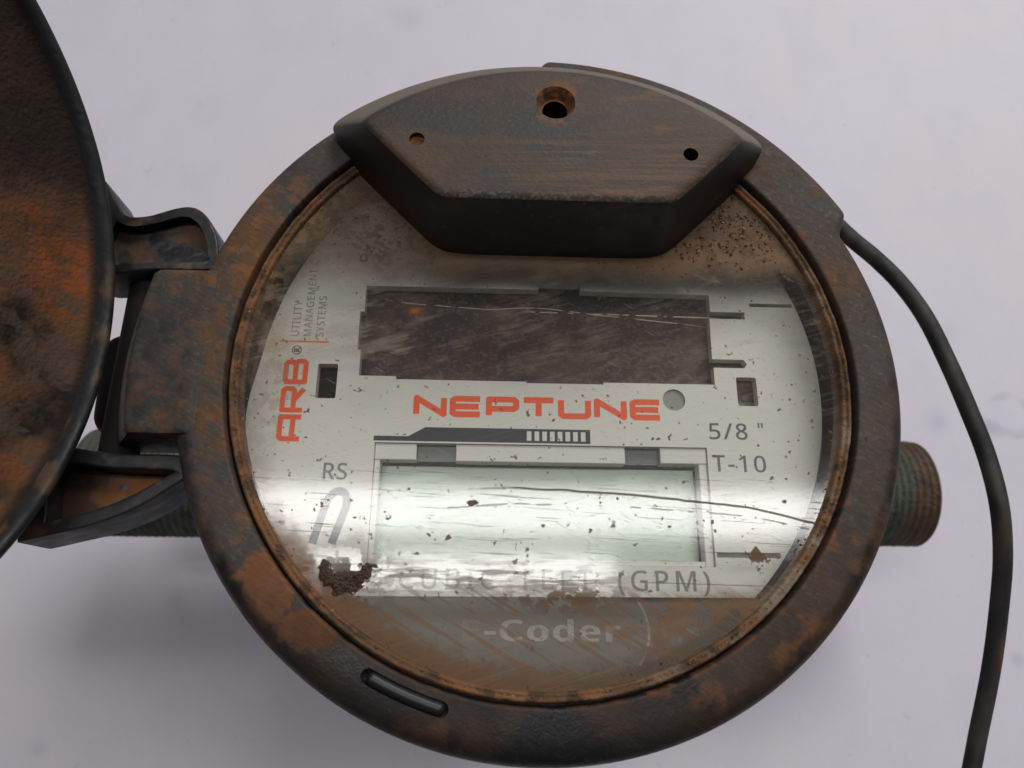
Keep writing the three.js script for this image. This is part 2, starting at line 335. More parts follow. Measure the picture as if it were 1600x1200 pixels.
function rounded(x0, z0, x1, z1, r) {
  const out = [];
  for (const [cx, cz, a0] of [[x1 - r, z1 - r, 0], [x0 + r, z1 - r, 90], [x0 + r, z0 + r, 180], [x1 - r, z0 + r, 270]]) for (let k = 0; k <= 4; k++) { const a = (a0 + k * 22.5) * Math.PI / 180; out.push([cx + r * Math.cos(a), cz + r * Math.sin(a)]); }
  return out;
}
const WINDOW = [[-25.5, -14.75], [-25.5, -10.6], [-26.1, -10.6], [-26.1, -4.6], [-25.6, -4.6], [-25.6, -0.75], [-20.4, -0.75], [-20.4, -0.3], [-2, -0.3], [-2, -0.1], [9, -0.1], [9, -0.4], [25, -0.4], [25, -3], [29.5, -3], [29.9, -3.6], [29.5, -4.3], [24.9, -4.3], [25, -10.7], [30.3, -10.7], [30.3, -11.8], [25.2, -11.8], [25.2, -14.5], [6, -14.7], [6, -15.7], [-0.2, -15.7], [-0.2, -14.75]];
const extrude = (shape, depth, top) => new THREE.ExtrudeGeometry(shape, { depth, bevelEnabled: false, curveSegments: 48 }).rotateX(-Math.PI / 2).translate(0, top - depth, 0);
{
  const pts = [];
  const a0 = Math.asin(28.9 / 40.2), pr = (a) => 40.1 + 1.1 * ss(Math.cos(0.5), 1, Math.cos(a - Math.PI + 0.42)) - 0.75 * ss(Math.cos(0.55), 1, Math.cos(a - Math.PI - 0.4));
  for (let k = 0; k <= 160; k++) { const a = Math.PI + a0 - (Math.PI + 2 * a0) * k / 160; pts.push([pr(-a) * Math.cos(a), -pr(-a) * Math.sin(a)]); }
  const s = path(pts, THREE.Shape);
  s.holes.push(path(WINDOW), path([[-22.7, 8.85], [23.1, 8.85], [23.1, 25], [-22.7, 25]]), path(rounded(-31.4, -2.4, -28.6, 2.7, 0.25)), path(rounded(28.1, -1.6, 31, 2.7, 0.3)),
    path(Array.from({ length: 32 }, (_, k) => [18.95 + 1.6 * Math.cos(k * Math.PI / 16), 2 + 1.6 * Math.sin(k * Math.PI / 16)])), path(rect(31.2, -13.3, 37.6, -12.75)), path(rect(23.3, 23.05, 31.9, 23.75)));
  const g = dialUV(extrude(s, 1.6, -8));
  const dial = solid('dial_plate', done(g), [printed, whitePaint], meter);
  dial.userData.label = 'off white printed dial plate';

  // upper window: a dull brown scratched panel lying a little lower
  const scraped = surface(1024, -32, -18, 64, (x, z) => {
    const c = [0.070, 0.048, 0.042], u = x * 0.95 - z * 0.32, v = x * 0.32 + z * 0.95;
    mixTo(c, [0.112, 0.077, 0.056], ss(0.40, 0.66, fbm(x / 6, z / 4, 4, 91)) * 0.85);
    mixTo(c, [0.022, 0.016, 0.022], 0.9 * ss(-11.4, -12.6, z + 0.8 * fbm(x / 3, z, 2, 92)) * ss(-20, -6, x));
    mixTo(c, [0.046, 0.034, 0.046], 0.7 * ss(0.52, 0.68, fbm(x / 5 + 3, z / 5, 4, 93)));
    mixTo(c, [0.22, 0.175, 0.125], 0.7 * ss(0.46, 0.72, 0.4 * fbm(u / 2.4, v / 0.8, 5, 95) + 0.35 * fbm(x / 5, z / 3, 4, 96) + 0.25 * fbm(x * 2, z * 3, 3, 94)) * Math.max(0.35 + 0.65 * ss(5, -18, x), 0.85 * ss(-10, -6, z)));
    mixTo(c, [0.22, 0.19, 0.14], 0.4 * ss(0.58, 0.74, fbm(x * 2.2, z * 3, 3, 97)));
    mixTo(c, [0.06, 0.055, 0.075], 0.5 * ss(0.14, 0.04, Math.abs(((x + 26) % 8.5) - 4.2)) * ss(0.35, 0.6, vn(x, z / 2, 90)));
    return { c, r: 0.6, b: 0.5 };
  }, { bumpScale: 0, specularIntensity: 0.3 });
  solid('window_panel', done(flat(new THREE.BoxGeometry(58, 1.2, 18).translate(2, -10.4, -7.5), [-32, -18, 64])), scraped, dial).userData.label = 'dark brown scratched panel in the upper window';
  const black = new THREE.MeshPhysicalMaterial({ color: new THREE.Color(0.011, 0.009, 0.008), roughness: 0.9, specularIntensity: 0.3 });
  solid('recess', done(new THREE.BoxGeometry(3.6, 0.8, 6).translate(-30, -10.6, 0.1)), black, dial);
  const speck = surface(128, 27, -3, 8, (x, z) => { const c = [0.15, 0.155, 0.14]; mixTo(c, [0.02, 0.02, 0.02], ss(0.5, 0.6, fbm(x * 1.6, z * 1.6, 3, 99)) * ss(30.4, 29.2, x)); return { c, r: 0.7 }; });
  solid('recess', done(flat(new THREE.BoxGeometry(3.4, 0.8, 5).translate(29.5, -10.3, 0.6), [27, -3, 8])), speck, dial);
  const dull = new THREE.MeshPhysicalMaterial({ color: new THREE.Color(0.30, 0.31, 0.26), roughness: 0.7 });
  solid('plug', done(new THREE.CylinderGeometry(1.58, 1.58, 1.2, 32).translate(18.95, -8.95, 2)), dull, dial).userData.label = 'round grey plug in the dial';
  solid('groove_floor', done(new THREE.BoxGeometry(8, 0.4, 1).translate(35, -9.5, -13)), black, dial);
  solid('groove_floor', done(new THREE.BoxGeometry(11, 0.4, 1).translate(28.5, -9.3, 23.4)), new THREE.MeshPhysicalMaterial({ color: new THREE.Color(0.22, 0.21, 0.19), roughness: 0.7 }), dial);

  // display: green glass below a raised white frame
  const green = surface(256, -24, 8, 48, (x, z) => { const c = [0.41, 0.51, 0.38]; mixTo(c, [0.37, 0.46, 0.345], fbm(x / 4, z / 4, 3, 101)); return { c, r: 0.28, b: 0.5 }; }, { bumpScale: 0 });
  solid('display_screen', done(flat(new THREE.BoxGeometry(46, 0.8, 16.4).translate(0, -11.36, 17), [-24, 8, 48])), green, dial).userData.label = 'pale green blank display';
  const bits = [[-22.65, -17, 8.9, 11.15, -8.35], [-11.6, 11.7, 8.9, 11.25, -8.35], [16.6, 23.05, 8.9, 11.1, -8.35], [-22.65, -21.9, 11.15, 24.95, -8.5], [21.9, 23.05, 11.1, 24.95, -8.5], [-21.9, 21.9, 24.25, 24.95, -8.6]]
    .map(([x0, x1, z0, z1, h]) => { const s2 = path(rect(x0 + 0.12, z0 + 0.12, x1 - 0.12, z1 - 0.12), THREE.Shape); return new THREE.ExtrudeGeometry(s2, { depth: 2.6, bevelThickness: 0.12, bevelSize: 0.12, bevelSegments: 2 }).rotateX(-Math.PI / 2).translate(0, h - 2.72, 0); });
  solid('display_frame', done(mergeGeometries(bits)), whitePaint, dial);
  solid('display_shade_strip', done(mergeGeometries([new THREE.BoxGeometry(43.6, 0.5, 0.2).translate(0, -10.75, 11.36), new THREE.BoxGeometry(0.15, 0.5, 12.6).translate(21.8, -10.75, 17.9)])), black, dial);  // added dark strips: shade under the frame ledge, put in as geometry
  for (const [x0, x1] of [[-16.95, -11.65], [11.75, 16.55]]) solid('frame_notch', done(new THREE.BoxGeometry(x1 - x0, 0.5, 2.3).translate((x0 + x1) / 2, -9.7, 10)), new THREE.MeshPhysicalMaterial({ color: new THREE.Color(0.10, 0.11, 0.10), roughness: 0.35 }), dial);
}
// lettering of the lower plate
{
  const w = 30, h = 12;
  const m = canvasMap(1500, 600, (x) => {
    x.clearRect(0, 0, 1500, 600); x.setTransform(50, 0, 0, 50, 750, 300);
    const put = (s, px, size, a) => { x.save(); x.translate(px, 1.2); x.scale(0.077, 0.05); x.font = `bold ${size * 20}px sans-serif`; x.fillStyle = `rgba(226,224,214,${a})`; x.fillText(s, 0, 0); x.restore(); };
    put('E', -12.2, 3.7, 0.22); put('-Coder', -8.9, 3.7, 0.8);
    x.strokeStyle = 'rgba(226,224,214,0.8)'; x.lineWidth = 0.32; x.beginPath(); x.arc(6.5, 0, 6.4, -0.68, 0.68); x.stroke();
  });
  const g = new THREE.PlaneGeometry(w, h).rotateX(-Math.PI / 2).translate(1.5, -11.06, 33.2);
  solid('plate_lettering', done(g), new THREE.MeshStandardMaterial({ map: m, transparent: true, roughness: 0.7 }), basePlate);
}

// ---------------------------------------------------------------- glass and the dirt on it
const glassMat = new THREE.MeshPhysicalMaterial({ color: 0xffffff, transmission: 1, thickness: 0, roughness: 0.09, ior: 1.7, side: THREE.DoubleSide });
const glass = solid('glass_cover', done(new THREE.CircleGeometry(40.4, 128).rotateX(-Math.PI / 2).translate(0, -2.2, 0)), glassMat, meter);
glass.userData.label = 'scratched round cover glass';
const HAIR = [[-12.2, 16.4], [-4.1, 16.0], [2.4, 16.2], [8.9, 16.5], [14.6, 17.0], [20.3, 17.5], [26.0, 18.1], [30.9, 19.1], [35.6, 20.3]];
const hairZ = (x) => { for (let i = 0; i < HAIR.length - 1; i++) if (x >= HAIR[i][0] && x <= HAIR[i + 1][0]) { const t = (x - HAIR[i][0]) / (HAIR[i + 1][0] - HAIR[i][0]); return HAIR[i][1] + t * (HAIR[i + 1][1] - HAIR[i][1]); } return 1e3; };
const filmMat = surface(1536, -41, -41, 82, (x, z) => {
  const r = Math.hypot(x, z), n = fbm(x / 4, z / 4, 5, 111), n2 = fbm(x / 1.1, z / 1.1, 4, 113), ca = Math.cos(0.52), sa = Math.sin(0.52), u = x * ca + z * sa, v = -x * sa + z * ca;
  const st = fbm(u / 7, v / 0.55, 4, 115), c = [...TAN]; let a = 0.02;
  const add = (col, t) => { t = clamp(t); if (t <= 0) return; const k = t / (t + a * (1 - t) + 1e-6); mixTo(c, col, k); a = a + t * (1 - a); };
  // settled dust at the far side, heavy soil at the right foot of the reader pad
  add([0.165, 0.112, 0.065], (0.5 + 0.35 * ss(-18, -12, x)) * ss(-12.5, -18, z + 4 * (n - 0.5)));
  add([0.16, 0.088, 0.04], 0.8 * ss(-13.4, -17.2, z + 3 * (n - 0.5)) * ss(-26, -10, x));
  add([0.10, 0.054, 0.028], 0.985 * ss(0.36, 0.54, 0.85 * blob(x, z, 24, -25.5, 13.5, 9) + 0.9 * (n2 - 0.5) + 0.5 * (n - 0.5)));
  add([0.17, 0.105, 0.06], 0.7 * ss(0.54, 0.66, n2) * blob(x, z, 24, -25.5, 11, 7));
  add([0.035, 0.022, 0.014], 0.8 * ss(0.64, 0.74, n2) * blob(x, z, 22, -25.5, 10, 7));
  add([0.12, 0.062, 0.028], 0.97 * ss(0.51, 0.60, 0.5 * n2 + 0.5 * fbm(u / 0.9, v / 0.5, 4, 112)) * blob(x, z, -20, -22, 11, 6.5));
  add(SOIL, 0.8 * ss(0.66, 0.76, fbm(x / 0.7, z / 0.7, 3, 117)) * ss(-12, -20, z));
  // left and right edge, brown film below the plate
  const lim = ss(35.5, 39.6, r + 2.4 * (n - 0.5));
  add([0.22, 0.14, 0.07], lim * 0.55 * ss(20, -20, x) * ss(0.35, 0.65, n2) * (0.35 + 0.65 * ss(4, -14, z)) * ss(-40, -8, -Math.abs(z + 8)));
  add([0.21, 0.185, 0.14], 0.34 * ss(27.6, 30.5, z + 2 * (n - 0.5)));
  add([0.18, 0.09, 0.038], 0.6 * ss(0.54, 0.68, st) * ss(26.5, 31, z));
  add([0.18, 0.09, 0.036], 0.75 * ss(0.46, 0.62, 0.6 * n + 0.4 * n2) * ss(27.5, 31, z) * ss(3, 16, x));
  add([0.21, 0.09, 0.032], 0.85 * ss(36.2, 39.6, r + 2 * (n2 - 0.5)) * ss(16, 27, z) * ss(14, -4, x));
  add([0.25, 0.16, 0.085], 0.5 * blob(x, z, -36, -3, 2.6, 4) * ss(0.35, 0.6, n) + 0.45 * blob(x, z, -35.2, 4, 2, 6) * ss(0.4, 0.6, n2));
  add(SOIL, 0.9 * blob(x, z, -24, 27, 4.8, 3.2) * ss(0.38, 0.55, n2));
  add([0.11, 0.055, 0.025], 0.95 * ss(0.47, 0.58, n2) * blob(x, z, 2.5, 29.4, 7, 1.4));
  add([0.06, 0.036, 0.02], 0.5 * ss(36, 39.5, r + 2 * (n2 - 0.5)) * ss(28, 35, z));  // painted darker near the lower rim, where the glass mirrors no lamp
  // smears along the lower rim of the plate
  add([0.13, 0.09, 0.06], 0.6 * ss(0.5, 0.68, fbm(x / 5, z / 0.6, 4, 119)) * blob(z, 0, 27.2, 0, 1.9, 1) * ss(14, 4, x));
  add([0.5, 0.48, 0.45], 0.35 * ss(0.5, 0.7, fbm(x / 3, z / 0.8, 4, 120)) * blob(z, 0, 26.6, 0, 1.8, 1) * ss(12, 0, x));
  // scrape haze over the upper window and fine scratches that slant to the right
  const u2 = x * 0.96 - z * 0.28, v2 = x * 0.28 + z * 0.96;
  add([0.33, 0.275, 0.2], 0.4 * ss(0.52, 0.74, 0.35 * fbm(u2 / 3, v2 / 0.35, 4, 121) + 0.65 * fbm(x / 4, z / 2.4, 5, 122)) * ss(-15.5, -13, z) * ss(0.5, -1.5, z) * (0.45 + 0.55 * ss(6, -18, x)));
  const cell = (k, len, wid, thr, s) => { const p = u * k / len, q = v * k / wid, ip = Math.floor(p), iq = Math.floor(q), h = h2(ip, iq, s); if (h < thr) return 0; return ss(0.5, 0.1, Math.abs(q - iq - 0.5)) * ss(0, 0.25, p - ip) * ss(1, 0.75, p - ip); };
  add([0.05, 0.038, 0.028], 0.42 * cell(1, 0.8, 0.085, 0.972, 123) * (0.25 + 0.75 * ss(0.42, 0.6, fbm(x / 9, z / 9, 2, 124))));
  add([0.09, 0.06, 0.04], 0.4 * ss(0.68, 0.82, fbm(x / 7, (z - 0.05 * x) / 0.14, 3, 125)) * ss(12, 15, z) * ss(27, 24, z));
  add([0.5, 0.47, 0.41], 0.05 * ss(0.52, 0.8, fbm(u2 / 9, v2 / 0.16, 3, 126)));
  add([0.55, 0.52, 0.46], 0.35 * cell(1, 2.2, 0.1, 0.9965, 127));
  // the long scratch, short ones beside it, pale lines over the upper window
  const hz = hairZ(x) + 0.12 * (vn(x, 2, 133) - 0.5);
  add([0.10, 0.06, 0.032], 0.9 * ss(0.20, 0.05, Math.abs(z - hz)) * ss(-11, 3, x + 4 * vn(x * 1.5, 1, 134)));
  add([0.2, 0.18, 0.15], 0.55 * ss(0.14, 0.03, Math.abs(z - hz - 1.9 + 0.03 * x)) * ss(0.45, 0.6, vn(x * 0.7, 4, 135)));
  add([0.13, 0.08, 0.04], 0.6 * ss(0.12, 0.03, Math.abs(z - 27.6 - 0.02 * (x - 20))) * ss(11, 14, x) * ss(32, 28, x));
  const wl = -10.4 + 0.07 * (x + 20);
  add([0.6, 0.55, 0.46], 0.5 * ss(0.11, 0.02, Math.abs(z - wl - 1.2 * vn(x / 9, 3, 137))) * ss(-23, -18, x) * ss(24, 17, x) * ss(0.25, 0.5, vn(x * 0.9, 9, 139)));
  add([0.55, 0.5, 0.42], 0.6 * ss(0.13, 0.02, Math.abs(z + 8.4 - 0.012 * x)) * ss(-4, 0, x) * ss(26, 20, x) * ss(0.3, 0.5, vn(x * 1.3, 19, 141)));
  add([0.35, 0.12, 0.03], 0.95 * blob(x, z, -17.6, -8.2, 0.6, 0.3) + 0.3 * blob(x, z, -17.4, -8.1, 1.3, 0.8));
  add([0.1, 0.05, 0.025], 0.95 * ss(0.4, 0.55, blob(x, z, -9.1, 18, 0.6, 0.6) + 1.6 * (fbm(x * 2.4, z * 2.4, 3, 130) - 0.55) - 0.4 * ss(0.8, 1.4, Math.hypot(x + 9.1, z - 18))));
  add([0.12, 0.065, 0.032], 0.95 * ss(0.35, 0.5, blob(x, z, 26.6, 24.2, 1.4, 1.1) + 1.5 * (fbm(x * 1.4, z * 1.4, 3, 128) - 0.52)));
  add([0.40, 0.37, 0.29], 0.012 + 0.022 * st);
  return { c, a: clamp(a, 0, 0.985), r: 0.85, b: n2 };
}, { transparent: true, bumpScale: 0 });
filmMat.bumpMap = null;
solid('dirt_film', done(flat(new THREE.CircleGeometry(40.3, 128).rotateX(-Math.PI / 2).translate(0, -2.08, 0), [-41, -41, 82])), filmMat, glass).userData.label = 'brown dust, soil and scratches on the glass';

const crumb = (r) => { const g = new THREE.IcosahedronGeometry(r, 0), p = g.attributes.position; for (let i = 0; i < p.count; i++) { const k = 0.65 + 0.7 * h2(Math.round(p.getX(i) * 91 / r), Math.round(p.getY(i) * 57 / r + p.getZ(i) * 33 / r), 5); p.setXYZ(i, p.getX(i) * k, p.getY(i) * k, p.getZ(i) * k); } g.computeVertexNormals(); return g; };
const soilMat = new THREE.MeshStandardMaterial({ color: 0xffffff, roughness: 0.95 });
{
  const nx = 150, nz = 110, at = [], pos = [], idx = [];
  for (let j = 0; j <= nz; j++) for (let i = 0; i <= nx; i++) {
    const x = -28.6 + 8.6 * i / nx, z = 24.3 + 6.4 * j / nz;
    const m = blob(x, z, -24.4, 28.0, 2.5, 1.5) + 0.75 * blob(x, z, -26.7, 26.3, 0.9, 1.4) + 0.7 * blob(x, z, -21.9, 26.4, 1.1, 1.3) + 0.35 * blob(x, z, -20.6, 25.9, 0.7, 0.4);
    const h = 1.5 * m * (0.35 + fbm(x / 0.9, z / 0.9, 4, 151)) - 0.62 + 0.9 * (fbm(x / 0.45, z / 0.45, 4, 155) - 0.5);
    at.push(h); pos.push(x, -2.12 + clamp(h, -0.05, 0.75) * 0.8 + 0.3 * clamp(h * 4) * (fbm(x / 0.16, z / 0.16, 2, 157) - 0.5), z);
  }
  for (let j = 0; j < nz; j++) for (let i = 0; i < nx; i++) {
    const q = j * (nx + 1) + i, o = [q, q + 1, q + nx + 1, q + nx + 2];
    if (o.every((k) => at[k] < 0)) continue;
    idx.push(o[0], o[2], o[1], o[1], o[2], o[3]);
  }
  const mud = new THREE.BufferGeometry(); mud.setAttribute('position', new THREE.Float32BufferAttribute(pos, 3)); mud.setIndex(idx); mud.computeVertexNormals();
  const m = soilMat.clone(); m.color.setRGB(0.07, 0.042, 0.024); m.side = THREE.DoubleSide;
  solid('mud_clump', done(mud), m, glass).userData = { label: 'crumbly dark brown mud clump at the lower left of the glass' };
  const spots = [];
  for (let i = 0; i < 60000 && spots.length < 3400; i++) {
    const a = rnd() * Math.PI * 2, r = 39.6 * Math.sqrt(rnd()), x = r * Math.cos(a), z = r * Math.sin(a);
    let d = 1.2 * blob(x, z, 25, -24, 9, 7) + 0.35 * blob(x, z, -20, -23, 9, 5) + 0.5 * ss(38.6, 39.5, r) + 0.25 * blob(x, z, 4, -18, 16, 1.6) + 0.0012;
    d *= ss(0.35, 0.65, fbm(x / 2, z / 2, 3, 153));
    if (rnd() > d) continue;
    spots.push([x, z, (0.04 + 0.17 * rnd() ** 4) * (blob(x, z, 25, -24, 10, 8) > 0.3 ? 1.25 : 0.8)]);
  }
  for (let i = 0; i < 900; i++) { const a = rnd() * Math.PI * 2, x = 40.5 * Math.cos(a) + 0.8 * rnd() - 0.4, z = 40.5 * Math.sin(a) + 0.8 * rnd() - 0.4; spots.push([x, z, 0.05 + 0.13 * rnd() ** 2, 0.9]); }
  const g = crumb(1), im = new THREE.InstancedMesh(g, soilMat, spots.length), o = new THREE.Object3D(), col = new THREE.Color();
  spots.forEach(([x, z, s, up], i) => {
    o.position.set(x * MM, (-2.05 + (up ?? 0) * 0.85 + s * 0.3) * MM + TOP, z * MM); o.rotation.set(rnd() * 6, rnd() * 6, rnd() * 6); o.scale.set(s * MM, s * 0.7 * MM, s * MM); o.updateMatrix(); im.setMatrixAt(i, o.matrix);
    const k = rnd(); im.setColorAt(i, k < 0.86 ? col.setRGB(0.10 + 0.10 * k, 0.085, 0.047) : k < 0.92 ? col.setRGB(0.06, 0.035, 0.02) : col.setRGB(0.30, 0.21, 0.13));
  });
  im.name = 'soil_crumbs'; im.castShadow = im.receiveShadow = true; im.userData = { kind: 'stuff', label: 'loose brown soil crumbs on the glass' };
  glass.add(im);
}

// ---------------------------------------------------------------- reader pad: the raised block on the far side
{
  const C = [0.2, -27];
  // left wall through (-15.3,-19.4) and (-24.6,-28.9); right wall through (16.3,-18.9) and (25.4,-27.9)
  const L1 = [-0.7146, 0.6996], R1 = [0.7031, 0.7111];
  const dl = (o) => L1[0] * -15.3 + L1[1] * -19.4 + o, dr = (o) => R1[0] * 16.3 + R1[1] * -18.9 + 1.7 * o;
  const sect = (f, o, R, k) => {
    const c = Math.cos(f), s = Math.sin(f); let t = 0; const add = (d) => { if (d > 0) t += d ** -k; };
    for (const [nx, nz, d] of [[0, 1, -18.05 + o], [...L1, dl(o)], [...R1, dr(o)]]) { const q = nx * c + nz * s; if (q > 1e-4) add((d - nx * C[0] - nz * C[1]) / q); }
    const b = C[0] * c + C[1] * s, e = C[0] ** 2 + C[1] ** 2 - R * R; add(-b + Math.sqrt(b * b - e));
    t = t ** (-1 / k);
    return [C[0] + t * c, C[1] + t * s];
  };
  const secs = [[-2.05, 1.0, 46.7], [1.0, 0.8, 46.9], [1.8, 0.75, 46.75], [2.4, 0.7, 46.2], [6, 0.4, 42.8], [9.4, 0.12, 39.4], [10.0, 0.02, 38.75], [10.4, -0.14, 38.3], [10.72, -0.42, 37.95], [10.92, -0.8, 37.5], [11.0, -1.3, 37.0]];
  const K = (j) => 15 + 20 * j / (secs.length - 1);
  const meet = (n, d, n2, d2) => { const q = n[0] * n2[1] - n[1] * n2[0]; return [(d * n2[1] - d2 * n[1]) / q, (n[0] * d2 - n2[0] * d) / q]; };
  const onArc = (n, d, R) => { const t = Math.sqrt(R * R - d * d), a = [n[0] * d - n[1] * t, n[1] * d + n[0] * t], b = [n[0] * d + n[1] * t, n[1] * d - n[0] * t]; return a[1] < b[1] ? a : b; };
  const turn = (p) => (Math.atan2(p[1] - C[1], p[0] - C[0]) + Math.PI * 2) % (Math.PI * 2);
  const corners = secs.map(([, o, R]) => { const q = [meet(R1, dr(o), [0, 1], -18.05 + o), meet(L1, dl(o), [0, 1], -18.05 + o), onArc(L1, dl(o), R), onArc(R1, dr(o), R)].map(turn); return [...q, q[0] + Math.PI * 2]; });
  const ang = (u, j) => { const w = (((-u % 1) + 1) % 1) * 4, k = Math.min(3, Math.floor(w)), t = w - k, e = 0.5 - 0.5 * Math.cos(Math.PI * t); return corners[j][k] + (corners[j][k + 1] - corners[j][k]) * (0.35 * t + 0.65 * e); };
  const N = 600, body = grid(N, secs.length - 1, (u, v, i, j) => { const [h, o, R] = secs[j], p = sect(ang(u, j), o, R, K(j)); return [p[0], h, p[1]]; }, true, false);
  const fan = (j, up) => { const pos = [], [h, o, R] = secs[j]; for (let i = 0; i < N; i++) { const a = sect(ang(i / N, j), o, R, K(j)), b = sect(ang((i + 1) / N, j), o, R, K(j)); const T = [[C[0], h, C[1]], [a[0], h, a[1]], [b[0], h, b[1]]]; pos.push(...(up ? T : [T[0], T[2], T[1]]).flat()); } const g = new THREE.BufferGeometry(); g.setAttribute('position', new THREE.Float32BufferAttribute(pos, 3)); return g; };
  const bare = body.toNonIndexed(); bare.deleteAttribute('normal');
  let whole = mergeVertices(mergeGeometries([bare, fan(secs.length - 1, true), fan(0, false)]), 1e-4);
  whole.computeVertexNormals();
  { // outward winding
    const p = whole.attributes.position, ix = whole.index.array; let vol = 0; const a = new THREE.Vector3(), b = new THREE.Vector3(), c = new THREE.Vector3();
    for (let i = 0; i < ix.length; i += 3) { a.fromBufferAttribute(p, ix[i]); b.fromBufferAttribute(p, ix[i + 1]); c.fromBufferAttribute(p, ix[i + 2]); vol += a.dot(b.cross(c)); }
    if (vol < 0) for (let i = 0; i < ix.length; i += 3) { const t = ix[i]; ix[i] = ix[i + 1]; ix[i + 1] = t; }
    whole.computeVertexNormals();
  }
  const mb = (q) => { q.deleteAttribute('uv'); const b = new Brush(q); b.updateMatrixWorld(); return b; };
  const ev = new Evaluator(); ev.useGroups = false; ev.attributes = ['position', 'normal'];
  let cut = mb(whole);
  for (const q of [new THREE.CylinderGeometry(2.62, 1.75, 1.6, 48).translate(0.8, 10.25, -32.7), new THREE.CylinderGeometry(1.72, 1.6, 9, 40).translate(0.8, 6.5, -32.4), new THREE.CylinderGeometry(1.0, 1.0, 1.2, 32).translate(-17.1, 10.9, -26.3), new THREE.CylinderGeometry(0.98, 0.98, 8, 32).translate(18.2, 8, -25.2)]) { cut = ev.evaluate(cut, mb(q), SUBTRACTION); cut.updateMatrixWorld(); }
  let g = cut.geometry; g = g.index ? g.toNonIndexed() : g;
  for (const k of Object.keys(g.attributes)) if (k !== 'position') g.deleteAttribute(k);
  g = toCreasedNormals(mergeVertices(g, 1e-4), 0.5);
  g = boxUV(g, [-40, -52, 80]);
  // faces that look up carry the dust, the walls stay cleaner
  const n = g.attributes.normal, p = g.attributes.position, order = [[], [], []];
  for (let i = 0; i < n.count; i += 3) {
    const ny = (n.getY(i) + n.getY(i + 1) + n.getY(i + 2)) / 3, cx = (p.getX(i) + p.getX(i + 1) + p.getX(i + 2)) / 3, cz = (p.getZ(i) + p.getZ(i + 1) + p.getZ(i + 2)) / 3, cy = (p.getY(i) + p.getY(i + 1) + p.getY(i + 2)) / 3;
    const inHole = Math.hypot(cx - 0.8, cz + 32.7) < 2.63 && cy < 10.99 && cy > 9.2 || Math.hypot(cx + 17.1, cz + 26.3) < 1.02 && cy < 10.6;
    order[inHole ? 2 : ny > 0.5 ? 0 : 1].push(i, i + 1, i + 2);
  }
  g.setIndex(order.flat()); g.clearGroups(); let at = 0; order.forEach((o, k) => { g.addGroup(at, o.length, k); at += o.length; });
  const padTop = surface(1024, -40, -52, 80, (x, z) => {
    const c = [...BLACK], n1 = fbm(x / 8, z / 5, 5, 161), stv = fbm(x / 16, z / 0.5 + 0.06 * x, 4, 163), fine = fbm(x * 3 + z * 1.2, z * 5, 3, 165);
    mixTo(c, [0.058, 0.049, 0.043], clamp(0.8 + 0.6 * (n1 - 0.5)));
    mixTo(c, [0.088, 0.057, 0.036], 0.7 * ss(0.42, 0.62, n1 + 0.14 * ss(-8, 14, x)));
    mixTo(c, [0.19, 0.095, 0.042], 0.42 * ss(0.52, 0.68, stv) * ss(-16, 4, x) * ss(-30, -24, z + 2 * n1) + 0.35 * ss(0.58, 0.72, fbm(x / 5, z / 1.2, 4, 167)) * ss(-6, 8, x) + 0.2 * ss(0.64, 0.76, n1));
    mixTo(c, [0.24, 0.08, 0.022], 0.75 * ss(4.2, 2.4, Math.hypot(x - 0.8, z + 32.7)) * ss(0.42, 0.56, fbm(x, z, 3, 169)));
    mixTo(c, [0.2, 0.19, 0.18], 0.14 * ss(0.62, 0.8, fine) + 0.6 * ss(0.5, 0.7, fine) * ss(-19.3, -18.5, z));
    mixTo(c, [0.19, 0.155, 0.12], 0.75 * ss(37.6, 39, Math.hypot(x, z)));  // sloping back edge painted lighter, as lit from behind
    return { c, r: 0.58 + 0.2 * n1, b: 0.5 * fine + 0.5 * fbm(x * 2, z * 2, 3, 171) };
  }, { bumpScale: 0.00012 });
  const padWall = surface(512, -40, -52, 80, (x, z) => {
    const c = [0.009, 0.008, 0.0075], n1 = fbm(x / 5, z / 5, 4, 173);
    mixTo(c, [0.05, 0.034, 0.022], 0.5 * ss(0.5, 0.75, n1));
    mixTo(c, [0.12, 0.08, 0.05], 0.5 * ss(0.82, 0.88, fbm(x * 1.4, z * 1.4, 2, 175)));
    return { c, r: 0.55, b: n1 };
  }, { bumpScale: 0.0001 });
  const hole = surface(256, -40, -52, 80, (x, z) => { const c = [0.12, 0.05, 0.02]; mixTo(c, RUST, ss(0.45, 0.65, fbm(x, z, 3, 177))); mixTo(c, SOIL, ss(0.55, 0.7, fbm(x * 2, z * 2, 3, 179))); return { c, r: 0.9, b: vn(x * 3, z * 3, 3) }; });
  solid('reader_pad', done(g), [padTop, padWall, hole], meter).userData.label = 'raised black pad with one large and two small holes';
}

